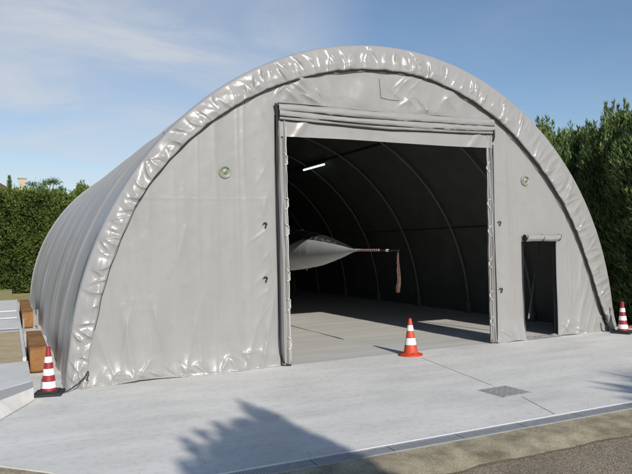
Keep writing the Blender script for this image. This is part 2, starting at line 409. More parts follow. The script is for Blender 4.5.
for q in range(26):                                                       # pull lines beside the door posts
    z_ = rc_.uniform(.4, 4.3); sd_ = rc_.random() < .5
    x_ = -.32 if sd_ else 5.40; l_ = rc_.uniform(.15, .5)*(-1 if sd_ else 1)
    CREASES.append((x_, z_, x_+l_, z_-rc_.uniform(.1, .7), rc_.uniform(.02, .04), rc_.uniform(.004, .011)))
for q in range(10):
    x_ = rc_.uniform(7.5, 8.3); z_ = rc_.uniform(.4, 1.2); CREASES.append((x_, z_, x_+rc_.uniform(.1, .35), z_+rc_.uniform(.4, 1.2), rc_.uniform(.03, .05), rc_.uniform(.01, .022)))
for q in range(14):
    x_ = rc_.uniform(-3.4, -.6); z_ = rc_.uniform(.6, 3.2); CREASES.append((x_, z_, x_+rc_.uniform(-.2, .25), z_+rc_.uniform(.3, 1.1), rc_.uniform(.03, .06), rc_.uniform(.006, .014)))
def wall_y(x, z):
    """front wall relief (towards -y is towards the viewer)"""
    d = .020*fbm(x*1.1, z*.22, 1, 3)                                   # long vertical sag folds
    d += .012*ridge(x*1.9+.15*z, z*.16, 5)*(.4+vn(x*.7, z*.5, 8))
    for sx in (-3.1, -1.75, -.95, 5.9, 7.75):                          # welded seams
        d += .006*np.exp(-((x-sx)/.018)**2)
    for sz in (3.35,): d += .0025*np.exp(-((z-sz-.03*np.sin(x))/.02)**2)
    for c0, sl, am in ((-2.75, .012, .016), (-2.2, -.01, .012), (-1.45, .015, .016), (-.75, -.012, .014), (5.75, .01, .014), (7.6, .02, .02), (8.05, .05, .016), (6.6, 0, .012)):
        d += am*np.exp(-np.abs(x-c0-sl*z-.03*np.sin(z*1.3+c0))/.05)*(.55+.9*vn(x*0+c0*7, z*.7, 71))
    hem = np.clip(1-z/.6, 0, 1)**1.6                                   # bunched hem
    xx = x+.6*z
    d += hem*(.05*ridge(xx*1.5+.5*vn(x*2, z*2, 4), z*1.2, 21)+.02*ridge(xx*3.1, z*2.6+x*.6, 33)+.05)
    hem2 = np.clip(1-z/1.9, 0, 1)
    for c0, sl, w, am in ((-.55, .22, .05, .05), (-.9, .34, .07, .035), (-3.0, -.16, .07, .04), (-2.1, .28, .06, .03), (7.9, .30, .06, .045), (8.2, .42, .05, .03), (6.0, -.10, .06, .03), (-3.3, -.35, .05, .035)):
        d += am*hem2*np.exp(-np.abs(x-c0-sl*z)/w)                       # drag folds running up from the hem
    top = np.clip((z-5.2)/.15, 0, 1)*np.clip((x-LX)/.3, 0, 1)*np.clip((RX-x)/.3, 0, 1)
    d += top*(.018*ridge((x+z*1.1)*1.1, (z-x*.4)*.9, 41)+.02*ridge((x-.9*z)*1.6, z*1.1, 43)+.028*np.exp(-((x-.45-(5.75-z)*.8)/.12)**2)+.02*ridge(x*2.6+z*2, z*1.5, 47)*np.exp(-((x-.8)/.9)**2))
    nd = np.exp(-np.abs(x-5.62)/.28)+np.exp(-np.abs(x+.45)/.3)          # pulled towards the door posts
    d += .010*nd*ridge(x*3+z*.9, z*.8+x, 51)*np.clip(z/.6, 0, 1)
    d += .003*fbm(x*7, z*7, 61, 2)
    for q in CREASES: d += crease(x, z, *q)
    return -d
def panel(x0, x1, zb, zt, dx=.022, dz=.022, off=0., flat=False):
    nx = max(3, int((x1-x0)/dx)); xs = np.linspace(x0, x1, nx)
    top = ztop(xs) if zt is None else np.full(nx, zt)
    nz = max(3, int((top.max()-zb)/dz)); v = np.linspace(0, 1, nz)
    X = np.repeat(xs[:, None], nz, 1); Z = zb+v[None]*(np.maximum(top, zb+.01)-zb)[:, None]
    Y = (wall_y(X, Z) if not flat else np.zeros_like(X))+off
    return np.stack([X, Y, Z], -1).reshape(-1, 3), grid_faces(nx, nz)
def merge(parts):
    V = []; F = []; n = 0
    for v, f in parts: V.append(v); F.append(f+n); n += len(v)
    return np.concatenate(V), np.concatenate(F)
spec = [(XC-6.5, LX, 0., None), (LX, RX, 5.02, None), (RX, SX0, 0, None), (SX0, SX1, HS, None), (SX1, XC+6.5, 0., None)]
V, F = merge([panel(*q) for q in spec])
# uneven bottom edge: lift the hem off the floor here and there
low = (V[:, 2] < .02)
V[low, 2] += np.clip(vn(V[low, 0]*1.7, V[low, 0]*0, 77)*.10-.012, 0, .05)
V[low, 1] -= .02
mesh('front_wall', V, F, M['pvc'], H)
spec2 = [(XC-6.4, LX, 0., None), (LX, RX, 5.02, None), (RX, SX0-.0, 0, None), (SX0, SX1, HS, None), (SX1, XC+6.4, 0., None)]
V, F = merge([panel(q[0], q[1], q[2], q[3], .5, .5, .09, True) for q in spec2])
mesh('front_shade_layer', V, F, M['shade_layer'], H)  # added dark sheet, keeps light from bouncing off the wall's back

# --- the wrinkled edge trim (roof sheet wrapped round the front arch)
nt_, ns = 2300, 56
th = np.linspace(0, PI, nt_); s = np.linspace(0, 1, ns)
TH, SS = np.meshgrid(th, s, indexing='ij')
ks = np.array([0, .16, .26, .32, .38, .55, .75, .90, .945, .97, 1.0])
kl = np.array([0, 0, .0, .03, .10, .38, .72, .96, 1.0, .985, .90])          # from outer radius towards the cord
ky = np.array([.30, .14, .03, -.012, -.03, -.07, -.09, -.075, -.05, -.03, -.005])
lam = np.interp(SS, ks, kl); yy = np.interp(SS, ks, ky)
for _ in range(1):
    lam[:, 1:-1] = (lam[:, :-2]+2*lam[:, 1:-1]+lam[:, 2:])/4; yy[:, 1:-1] = (yy[:, :-2]+2*yy[:, 1:-1]+yy[:, 2:])/4
lift = .01+.05*np.clip((R(75)-TH)/R(45), 0, 1)*np.clip(TH/R(5)+.3, 0, 1)
yy -= lift*np.clip((lam-.5)*2, 0, 1)
sc = rcord(TH)-.10*np.clip((R(80)-TH)/R(30), 0, 1)*np.clip((TH-R(1))/R(8), 0, 1)+.018*vn(TH*38, TH*0, 3)+.010*vn(TH*90, TH*0, 5)
fold = np.zeros_like(TH)
wv = TH*92+2.2*fbm(TH*7, SS*.6, 9, 2)*6+3*SS
fold += .020*(1-2*np.abs((wv/(2*PI)) % 1-.5)*2)*np.exp(-((SS-.74)/.20)**2)*(.35+1.1*np.clip(vn(TH*11, SS*0, 23)+.5, 0, 1))
th_i = 0.
while th_i < PI:
    th_i += random.uniform(.014, .046)
    sl = random.uniform(-.07, .07); w = random.uniform(.0028, .0075); am = random.uniform(.012, .046)
    cu = random.uniform(-.05, .05)
    s0 = random.uniform(.48, .82); sw = random.uniform(.12, .32)
    lo, hi = np.searchsorted(th, (th_i-.16, th_i+.16)); q_ = slice(lo, hi)
    d = TH[q_]-(th_i+sl*(SS[q_]-.7)+cu*(SS[q_]-.7)**2*4); env = np.exp(-((SS[q_]-s0)/sw)**2)
    fold[q_] += am*np.exp(-np.abs(d)/w*(1+.6*np.sign(d)))*env
    if random.random() < .3:                                                # a kink at right angles to the fold
        fold[q_] += .5*am*np.exp(-np.abs(d)/(2.6*w))*np.exp(-np.abs(SS[q_]-s0-.1-d*2)/.03)
    fold[q_] -= .35*am*np.exp(-((d-.012)/.010)**2)*env
fold += .012*fbm(TH*16, SS*2.2, 5, 3)*np.exp(-((SS-.66)/.22)**2)
fold += .020*vn(TH*9, SS*1.5, 17)*np.exp(-((SS-.66)/.2)**2)
foldm = fold*np.clip((SS-.16)/.15, 0, 1)*np.clip((.955-SS)/.05, 0, 1)
rr = RO-lam*(RO-sc)
rr = rr+foldm*.16*np.clip((.62-SS)/.3, 0, 1)-.012*np.abs(vn(TH*20, SS*3, 2))*np.clip((.3-SS)/.3, 0, 1)
yy = yy-foldm*np.clip((SS-.28)/.2, 0, 1)*1.0
low = np.clip(1-rr*np.sin(TH)/.8, 0, 1)**2                                  # flared crumpled foot
yy = yy-low*(.05+.05*ridge(TH*30, SS*5, 3))*np.clip((SS-.2)/.2, 0, 1)
rr = rr+low*.06*np.clip((.5-SS)/.2, 0, 1)
V = np.stack([XC+rr*np.cos(TH), yy, np.maximum(rr*np.sin(TH), .004)], -1)
mesh('edge_trim', V.reshape(-1, 3), grid_faces(nt_, ns), M['pvc_trim'], H)
# cord that laces the trim down, dark strip painting the shade in the gap behind it
def arc_pts(f, y, t0=0., t1=PI, n=260):
    return [(XC+f(t)*math.cos(t), y(t), max(.012, f(t)*math.sin(t))) for t in np.linspace(t0, t1, n)]
lf = lambda t: .01+.05*min(1, max(0, (R(75)-t)/R(45)))
cpts = arc_pts(lambda t: float(rcord(t))-.012-.10*min(1, max(0, (R(80)-t)/R(30)))*min(1, max(0, (t-R(1))/R(8)))+.006*math.sin(t*70), lambda t: -.046-lf(t)*.9+.02*min(1, max(0, (t-PI+R(20))/R(8))), R(1), PI-R(9))
mb = MB(); mb.tube(cpts, [.012 if i < 195 else max(.006, .012-.0002*(i-195)) for i in range(260)], 6)
mb.build('edge_cord', M['rope_black'], H)
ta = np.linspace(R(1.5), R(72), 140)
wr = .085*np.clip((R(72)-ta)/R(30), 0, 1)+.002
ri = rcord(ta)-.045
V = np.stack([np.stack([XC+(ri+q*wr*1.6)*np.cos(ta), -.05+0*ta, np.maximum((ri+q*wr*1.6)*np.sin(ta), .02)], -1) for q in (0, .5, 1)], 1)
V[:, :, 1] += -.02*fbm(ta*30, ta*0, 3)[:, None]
mesh('edge_gap_shade', V.reshape(-1, 3), grid_faces(len(ta), 3), M['strap'], H)
# tie-down ends of the cord at both feet
mb = MB(); mb.tube([(-3.80, -.17, .30), (-3.86, -.22, .21), (-3.98, -.3, .12), (-4.14, -.36, .04), (-4.25, -.38, .015)], .011, 7)
mb.tube([(-3.80, -.16, .30), (-3.79, -.18, .24), (-3.83, -.20, .17), (-3.80, -.18, .13)], .010, 6); mb.build('tie_cord', M['rope_black'], H)
mb = MB(); mb.tube([(8.72, -.2, .32), (8.80, -.26, .14), (8.93, -.3, .05), (9.12, -.3, .02), (9.4, -.28, .015)], .022, 7); mb.build('tie_cord', M['rope_black'], H)

# --- roof sheet with sag between the ribs
ribs = [-.0+.06]+[2.6+2.95*k for k in range(6)]+[20.3]
ys = np.linspace(.22, YB, 330); th = np.linspace(0, PI, 220)
TH, YY = np.meshgrid(th, ys, indexing='ij')
sag = np.zeros_like(YY)
for a_, b_ in zip(ribs[:-1], ribs[1:]):
    q = np.clip((YY-a_)/(b_-a_), 0, 1); sag += .05*np.sin(PI*q)**.8
rr = RO-sag+.02*fbm(TH*7, YY*.5, 3, 3)+.012*ridge(TH*3+YY*.2, YY*1.9, 8)
rr = RO-.004+(rr-RO+.004)*np.clip((YY-.25)/.6, 0, 1)
rr += np.clip(1-np.minimum(TH, PI-TH)/.10, 0, 1)**2*(.03+.05*ridge(YY*1.3, TH*9, 4))
V = np.stack([XC+rr*np.cos(TH), YY, np.maximum(rr*np.sin(TH), .003)], -1)
mesh('roof_cover', V.reshape(-1, 3), grid_faces(len(th), len(ys)), M['pvc_side_lifted'], H)
# rear hem: pale edge ring, rear wall
mb = MB(); mb.tube(arc_pts(lambda t: RO+.0, lambda t: YB-.02, 0, PI, 120), .055, 8); mb.build('rear_hem', M['pvc'], H)
def disc(name, r, y, m):
    t = np.linspace(0, PI, 90); V = [(XC, y, 0)]+[(XC+r*math.cos(a_), y, r*math.sin(a_)) for a_ in t]
    return mesh(name, V, [(0, i, i+1) for i in range(1, 90)], m, H, False)
disc('rear_wall', RO-.02, YB-.01, M['pvc_side_lifted'])
disc('rear_shade_layer', RO-.12, YB-.12, M['shade_layer'])
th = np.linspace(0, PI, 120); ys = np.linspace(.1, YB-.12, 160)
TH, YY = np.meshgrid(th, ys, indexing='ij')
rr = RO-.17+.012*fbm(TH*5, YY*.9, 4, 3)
mesh('inner_shade_layer', np.stack([XC+rr*np.cos(TH), YY, rr*np.sin(TH)], -1).reshape(-1, 3), grid_faces(len(th), len(ys)), M['shade_layer'], H)

# --- steel frame
for y in ribs[1:]:
    mb = MB(); mb.tube(arc_pts(lambda t: 6.40, lambda t: y, 0, PI, 90), .034, 8); o = mb.build('arch_rib', M['galv_dull'], H)
    for sx in (-1, 1):
        a = MB(); a.box(XC+sx*6.40-.13, XC+sx*6.40+.13, y-.12, y+.12, 0, .02); a.box(XC+sx*6.40-.06, XC+sx*6.40+.06, y-.06, y+.06, .02, .34, .008)
        a.build('foot_plate', M['galv_dull'], o)
for an in (26, 59.5, 90, 120, 154):
    x = XC+6.47*math.cos(R(an)); z = 6.47*math.sin(R(an))
    MB().tube([(x, .2, z), (x, YB-.2, z)], .03, 8).build('purlin', M['shade_layer'], H)
mb = MB(); mb.tube([(6.32, .25, 2.30), (6.75, .55, .05)], .03); mb.build('brace', M['galv_dull'], H)
mb = MB(); mb.tube([(8.35, 1.6, 2.4), (7.2, .9, .35)], .025); mb.build('brace', M['galv_dull'], H)
# front posts
for x in (LX+.10, RX+.03):
    MB().box(x-.05, x+.05, .05, .15, 0, 5.15, .008).build('door_post', M['galv'], H)
for x in (-2.3, 7.6): MB().box(x-.04, x+.04, .14, .22, 0, 4.6 if x < 0 else 4.0, .006).build('front_post', M['galv_dull'], H)

# --- door edges: bunched curtain strip, black zip webbing, white lacing
for k, (xa, xb) in enumerate(((-.12, .04), (5.14, 5.28))):
    nz = 260; nx = 22; z = np.linspace(.03, 4.92, nz); u = np.linspace(0, 1, nx)
    U, Z = np.meshgrid(u, z, indexing='ij')
    X = xa+(xb-xa)*U+.012*vn(Z*2.2, U*0, 3+k)*(1 if k else 1)
    Y = -.05-.045*np.sin(U*PI*2.9+.5*vn(Z*1.5, U, 5)*3)-.03*ridge(U*3+Z*.5, Z*1.1, 7+k)*np.sin(U*PI)-.03*np.sin(U*PI)
    V = np.stack([X, Y, Z], -1)
    mesh('door_curtain', V.reshape(-1, 3), grid_faces(nx, nz), M['pvc_trim'], H)
    xi = xb if k == 0 else xa; sg = 1 if k == 0 else -1
    mb = MB()
    for q in range(6):
        z0 = .45+q*.72+.1*math.sin(q*2.7+k)
        n = 9; P = [(xi+sg*(.010+.016*math.sin(i/(n-1)*PI)), -.10-.02*math.cos(i/(n-1)*PI*2), z0+.16*(i/(n-1)-.5)+.03*math.sin(q*2.1)) for i in range(n)]
        mb.tube([(xi-sg*.05, -.115, z0-.12)]+P+[(xi-sg*.05, -.115, z0+.12)], .009, 6)
    mb.tube([(xi+sg*.004+.004*math.sin(q*1.7), -.09, .1+q*.12) for q in range(40)], .008, 6)
    mb.build('lacing', M['lace'], H)
mb = MB(); mb.tube([(LX+.0, -.075, 5.24)]+[(LX+.02+.012*math.sin(z*1.3)-.04*(1-z/5), -.085, z) for z in np.linspace(5.1, .45, 30)]+[(-.165, -.09, .28), (-.13, -.10, .12), (-.06, -.11, .03), (.04, -.11, .015)], [.026]*8+[.019]*27, 7)
mb.build('door_webbing', M['strap'], H)
mb = MB(); mb.tube([(RX+.005+.01*math.sin(z*1.7), -.07, z) for z in np.linspace(4.66, .1, 30)]+[(5.27, -.08, .03)], .024, 7)
mb.build('door_webbing', M['strap'], H)
mb = MB(); mb.tube([(5.30, -.15, 4.98), (5.33, -.13, 4.85), (5.31, -.11, 4.74)], .02, 6); mb.build('door_webbing', M['strap'], H)

# --- rolled-up big door: valance and fabric roll
nx, nz = 170, 24
X, W = np.meshgrid(np.linspace(-.13, 5.34, nx), np.linspace(0, 1, nz), indexing='ij')
Z = 4.585+.36*W+.012*np.sin(X*1.2)*(1-W)
Y = -.085-.02*fbm(X*1.3, W*.8, 3, 3)-.025*np.exp(-((X-(.25+.25*W))/.09)**2)-.03*np.exp(-((X-(4.95-.3*(1-W)))/.12)**2)-.012*ridge(X*2.2+W*.6, W, 9)*W
mesh('door_valance', np.stack([X, Y, Z], -1).reshape(-1, 3), grid_faces(nx, nz), M['pvc'], H)
def roll(name, zc, r, yc, x0, x1, seed, sag=0.):
    n = 26; nx = 240; xs = np.linspace(x0, x1, nx); an = np.linspace(0, 2*PI, n, endpoint=False)
    X, A = np.meshgrid(xs, an, indexing='ij')
    rad = r*(1+.22*fbm(X*1.6, A*0, seed, 3)+.10*ridge(X*3.1+np.cos(A)*.5, np.sin(A)*1.4, seed+9)+.12*ridge(X*.8+np.sin(A)*.4, np.cos(A)*1.2, seed+4))
    sg = sag*np.sin((X-x0)/(x1-x0)*PI)
    V = np.stack([X, yc-rad*np.cos(A)*(1.0 if name != 'door_roll' else .72)+.015*vn(X*.9, X*0, seed), zc-sg+rad*np.sin(A)+.010*vn(X*1.2, X*0, seed+2)], -1)
    i = np.arange(nx-1)[:, None]; j = np.arange(n)[None]
    F = np.stack([i*n+j, (i+1)*n+j, (i+1)*n+(j+1) % n, i*n+(j+1) % n], -1).reshape(-1, 4)
    o = mesh(name, V.reshape(-1, 3), F, M['pvc'], H)
    return o
roll('door_roll', 5.165, .085, -.085, -.11, 5.34, 3, .02)
roll('door_roll', 5.035, .066, -.11, -.105, 5.36, 11, .045)
roll('door_roll', 4.962, .042, -.10, -.10, 5.37, 19, .055)
for zc, yc, rr0, sg in ((5.255, -.06, .014, .02), (5.098, -.13, .013, .032), (4.985, -.135, .016, .05), (4.918, -.10, .022, .06)):
    P = [(x, yc, zc-sg*math.sin((x+.12)/5.46*PI)+.008*math.sin(x*2.3)) for x in np.linspace(-.11, 5.34, 60)]
    MB().tube(P, rr0, 6).build('roll_shade_line', M['rope_black'], H)  # dark tubes painting the shade between the folds and under the roll

# --- small door: rolled flap with straps, crumpled sill
o = roll('small_door_roll', 2.445, .074, -.09, 6.215, 7.33, 31, 0)
for x in (6.235, 6.77, 7.31):
    P = [(x+.03*math.sin(a_*2), -.09-.082*math.cos(a_), 2.445+.082*math.sin(a_)) for a_ in np.linspace(-1.9, 2.2, 16)]
    MB().tube(P, .012, 6).build('roll_tie', M['strap'], o)
MB().lathe([(.078, 0), (.055, -.012), (.05, .02)], 20, (6.22, -.10, 2.445), 'x').build('roll_end', M['strap'], o)
nx, nz = 60, 10
X, W = np.meshgrid(np.linspace(SX0-.04, SX1+.04, nx), np.linspace(0, 1, nz), indexing='ij')
mesh('door_sill', np.stack([X, -.10+.24*W+.02*vn(X*6, W*3, 1), .012+.05*np.sin(W*PI)*(.6+1.2*np.abs(vn(X*5, W*2, 3)))], -1).reshape(-1, 3), grid_faces(nx, nz), M['pvc'], H)
for x in (SX0, SX1):
    P = [(x+.008*math.sin(z*3), -.035, z) for z in np.linspace(.04, HS, 20)]
    MB().tube(P, .012, 6).build('small_door_edge', M['strap'] if x == SX0 else M['pvc'], H)
# dark rubber hooks beside the big door
for x, z in ((-.42, 2.80), (-.43, 1.73), (5.50, 2.80), (5.50, 1.22)):
    yq = float(wall_y(np.array(x), np.array(z)))-.03
    k_ = .66
    P = [(x+a_*k_, yq+b_, z+c_*k_) for a_, b_, c_ in ((-.055, 0, .05), (-.03, -.01, .085), (.02, -.015, .085), (.045, -.015, .045), (.035, -.01, .01), (.012, -.008, -.012), (.02, -.008, -.07))]
    MB().tube(P, .014, 7).build('door_hook', M['strap'], H)
# round ventilation ports
for x in (XC-3.787, XC+3.787):
    yq = float(wall_y(np.array(x), np.array(3.85)))-.012
    a = MB(); a.lathe([(.125, .01), (.128, -.012), (.112, -.024), (.088, -.020), (.085, -.004)], 30, (x, yq, 3.85), 'y', False)
    o = a.build('vent_port', M['pvc'], H)
    a = MB(); a.lathe([(.104, -.022), (.098, -.030), (.07, -.020), (.045, -.034), (.0005, -.038)], 26, (x, yq, 3.85), 'y', False); a.build('vent_dish', M['vent'], o)
    a = MB(); a.tube([(x+.085*math.cos(q), yq-.034, 3.85+.085*math.sin(q)) for q in np.linspace(.6, 3.0, 14)], .012, 6); a.tube([(x-.02, yq-.042, 3.82), (x+.02, yq-.046, 3.84), (x+.03, yq-.04, 3.87)], .014, 6); a.build('vent_valve', M['vent_dark'], o)
# sewn pocket above the door
for P in ([(2.30, 5.97), (2.315, 5.72), (2.33, 5.56)], [(2.33, 5.56), (2.55, 5.53), (2.80, 5.53)]):
    P = [tuple(np.array(P[i_])+(np.array(P[i_+1])-np.array(P[i_]))*f_) for i_ in (0, 1) for f_ in np.linspace(0, 1, 8)]
    MB().tube([(x, float(wall_y(np.array(x), np.array(z)))-.003, z) for x, z in P], .006, 6).build('pocket_seam', M['seam'], H)

# ceiling lamp on the right-hand purlin
t = thing('tube_lamp', 'lit white tube lamp hanging from the dark roof inside the hangar', 'lamp', (5.80, 9.9, 5.45))
MB().box(-.05, .05, -.05, 1.95, .02, .08, .01).build('housing', M['lamp_body'], t)
MB().tube([(0, 0, -.02), (0, 1.9, -.02)], .034, 10).build('tube', M['tube_light'], t)
for y in (.3, 1.6): MB().tube([(0, y, .08), (.06, y, .16)], .01, 6).build('hanger', M['lamp_body'], t)

# ================================================================== THE AIRCRAFT
J = thing('jet_aircraft', 'grey and black jet aircraft whose pointed nose shows in the hangar doorway', 'aircraft', (2.62, 1.82, 0))
secs = [(0, .028, 2.25), (.25, .075, 2.25), (.7, .178, 2.252), (1.3, .295, 2.255), (2.0, .42, 2.26), (2.8, .51, 2.265), (3.4, .565, 2.27), (4.2, .63, 2.28), (5.2, .69, 2.30), (6.5, .74, 2.32), (8.0, .78, 2.33), (10.5, .80, 2.34), (12.5, .74, 2.36), (14.3, .60, 2.40), (15.3, .50, 2.42)]
sy = [q[0] for q in secs]
def fus(y): return float(np.interp(y, sy, [q[1] for q in secs])), float(np.interp(y, sy, [q[2] for q in secs]))
def loft(name, y0, y1, ny, m, thr=None, parent=J, cap=False):
    n = 180; yv = np.linspace(y0, y1, ny); V = []; F = []; mi = []
    for y in yv:
        r, zc = fus(y)
        for k in range(n):
            a_ = 2*PI*k/n; V.append((r*math.sin(a_), y, zc+r*math.cos(a_)*1.02))
    for i in range(ny-1):
        for k in range(n):
            F.append((i*n+k, i*n+(k+1) % n, (i+1)*n+(k+1) % n, (i+1)*n+k))
            ac = math.degrees(2*PI*(k+.5)/n); ac = min(ac, 360-ac)
            mi.append(1 if thr and ac < thr((yv[i]+yv[i+1])/2) else 0)
    if cap: F.append(tuple((ny-1)*n+k for k in range(n))); mi.append(0)
    o = mesh(name, V, F, m, parent); o.data.polygons.foreach_set('material_index', mi); return o
# black anti-glare panel on top, growing wide behind the radome
thr1 = lambda y: 38+5*y if y < 2.3 else min(97, 49.5+(y-2.3)*42)
loft('nose_cone', 0, 4.0, 200, [M['jet_grey'], M['jet_dark']], thr1)
loft('fuselage', 4.006, 15.3, 120, [M['jet_grey'], M['jet_dark']], lambda y: 97, cap=True)
a = MB(); r4, z4 = fus(4.0)
a.tube([((r4+.002)*math.sin(q), 4.0, z4+(r4+.002)*math.cos(q)*1.02) for q in np.linspace(0, 2*PI, 60, endpoint=False)], .007, 5, True); a.build('nose_seam', M['jet_dark'], J)
for yq_ in (2.35, 3.2):
    r_, z_ = fus(yq_); MB().tube([((r_+.001)*math.sin(q), yq_, z_+(r_+.001)*math.cos(q)*1.02) for q in np.linspace(0, 2*PI, 60, endpoint=False)], .004, 5, True).build('nose_seam', M['galv_dull'], J)
# stencil dashes along the edge of the anti-glare panel
a = MB(); rs = random.Random(3)
for k in range(15):
    y = 1.9+k*.085+rs.uniform(-.01, .01)-1.05
    if y > 3.2 or k in (9, 12): continue
    for row in (0, 1):
        if row and rs.random() < .35: continue
        an = -R(min(60, thr1(y)-4-9*row)); r, zc = fus(y); y2 = y+rs.uniform(.03, .06)
        r2, zc2 = fus(y2)
        q = [((r+.004)*math.sin(an+d), yy_, zc_+(r_+.004)*math.cos(an+d)*1.02) for d, yy_, r_, zc_ in ((0, y, r, zc), (.11, y, r, zc), (.11, y2, r2, zc2), (0, y2, r2, zc2))]
        a.add(q, [(0, 1, 2, 3)])
a.build('stencil_marks', M['stencil'], J, False)
r, zc = fus(3.6)
for an in (-R(20), R(20)):
    a = MB(); a.tube([(r*math.sin(an), 3.6, zc+r*math.cos(an)), ((r+.05)*math.sin(an), 3.58, zc+(r+.05)*math.cos(an))], .022, 8)
    a.build('sensor_vane', M['white_paint'], J)
a = MB(); r, zc = fus(2.9); a.tube([(0, 2.9, zc-r), (0, 2.88, zc-r-.06)], .018, 8); a.build('blade_antenna', M['jet_grey'], J)
# pitot boom: red and white spiral bands, black tip
B0, B1 = -.04, -1.95
bo = MB().tube([(0, B0+.06, 2.25), (0, -.35, 2.25), (0, -1.15, 2.245)], [.030, .026, .024], 12).build('pitot_boom', M['white_paint'], J)
n = 12
for k in range(n):
    y = -.10-k*1.04/n
    a = MB(); a.lathe([(.0235, -.048), (.0285, -.046), (.0285, -.002), (.0235, 0)], 14, (0, y, 2.248), 'y', False); a.build('red_stripe', M['red_paint'], bo)
a = MB(); a.tube([(0, -1.15, 2.245), (0, -1.62, 2.24), (0, -1.70, 2.24), (0, -1.95, 2.24)], [.022, .020, .014, .011], 10)
a.build('boom_tip', M['jet_dark'], bo)
a = MB(); a.lathe([(.026, 0), (.03, .02), (.03, .08), (.026, .1)], 14, (0, -1.52, 2.241), 'y'); a.build('boom_collar', M['white_paint'], bo)
# canopy, intakes, wings, tail, gear
V = []; n = 24; ny = 30
for i in range(ny):
    q = i/(ny-1); y = 5.0+3.2*q; r, zc = fus(y); hgt = .46*math.sin(PI*min(1, q*1.02)**.7)
    for k in range(n+1):
        a_ = -PI/2+PI*k/n; V.append(((.40*math.sin(a_))*(.3+.7*math.sin(PI*q)**.5), y, zc+r*.78+(hgt+.02)*math.cos(a_)))
mesh('canopy', V, grid_faces(ny, n+1), M['glass'], J)
for sx in (-1, 1):
    a = MB(); a.tube([(sx*.70, 8.2, 2.4), (sx*.80, 8.8, 2.4), (sx*.80, 11.5, 2.38), (sx*.55, 13.5, 2.38)], [.26, .36, .34, .15], 16)
    o = a.build('intake', M['jet_dark'], J)
    a = MB(); y0 = 9.6
    def wing(a, root, tip, z0, z1, t0, t1, x0, x1):
        V = []
        for x, (le, te), z, th_ in ((x0, root, z0, t0), (x1, tip, z1, t1)):
            for q in np.linspace(0, 1, 12): V.append((x, le+(te-le)*q, z+th_*math.sin(PI*q)**.7))
            for q in np.linspace(1, 0, 12): V.append((x, le+(te-le)*q, z-th_*math.sin(PI*q)**.7))
        m_ = 24; F = [(k, (k+1) % m_, m_+(k+1) % m_, m_+k) for k in range(m_)]+[tuple(range(m_)), tuple(range(m_, 2*m_))]
        a.add(V, F)
    wing(a, (9.4, 12.2), (10.2, 11.7), 2.35, 2.05, .06, .02, sx*.6, sx*3.2); a.build('wing', M['jet_grey'], J)
    a = MB(); wing(a, (14.6, 16.2), (15.2, 16.2), 4.15, 4.15, .05, .02, sx*.02, sx*1.75); a.build('tailplane', M['jet_grey'], J)
a = MB(); V = []
for z, le, te, th_ in ((2.85, 12.6, 15.4, .06), (4.15, 14.5, 16.2, .035)):
    for q in np.linspace(0, 1, 10): V.append((th_*math.sin(PI*q), le+(te-le)*q, z))
    for q in np.linspace(1, 0, 10): V.append((-th_*math.sin(PI*q), le+(te-le)*q, z))
a.add(V, [(k, (k+1) % 20, 20+(k+1) % 20, 20+k) for k in range(20)]+[tuple(range(20)), tuple(range(20, 40))]); a.build('tail_fin', M['jet_dark'], J)
for x, y, r, zt in ((0, 6.0, .27, 1.7), (-.95, 10.8, .32, 1.8), (.95, 10.8, .32, 1.8)):
    g = MB().tube([(x*.6, y+.2, zt), (x*.9, y, r+.02)], [.06, .045], 10).build('landing_gear', M['jet_grey'], J)
    a = MB(); a.lathe([(.10, -.08), (r-.05, -.085), (r, -.05), (r, .05), (r-.05, .085), (.10, .08)], 26, (x, y, r), 'x'); a.build('tyre', M['tyre'], g)
    a = MB(); a.lathe([(.10, -.07), (.10, .07)], 18, (x, y, r), 'x'); a.build('rim', M['galv'], g)
# warning streamer tied to the boom tip
nz, nx = 40, 9
W, U = np.meshgrid(np.linspace(0, 1, nz), np.linspace(-1, 1, nx), indexing='ij')
wd = .008+.036*np.clip(W*1.25, 0, 1)**.8
X = wd*U*.85+.010*np.sin(W*4.1+.5)+.008*ridge(U*.6, W*7, 9); Y = -wd*U*.55+.03*np.sin(W*7)+.025*np.sin(U*3.2+W*6)*W+.012*ridge(U*1.3, W*9, 4)
V = np.stack([X, Y, -.012-.90*W], -1)
o = mesh('warning_streamer', V.reshape(-1, 3), grid_faces(nz, nx), M['ribbon'], None, True, (2.62, -.09, 2.235))
tag(o, 'faded red cloth streamer hanging from the tip of the striped boom', 'streamer')
md = o.modifiers.new('thick', 'SOLIDIFY'); md.thickness = .003

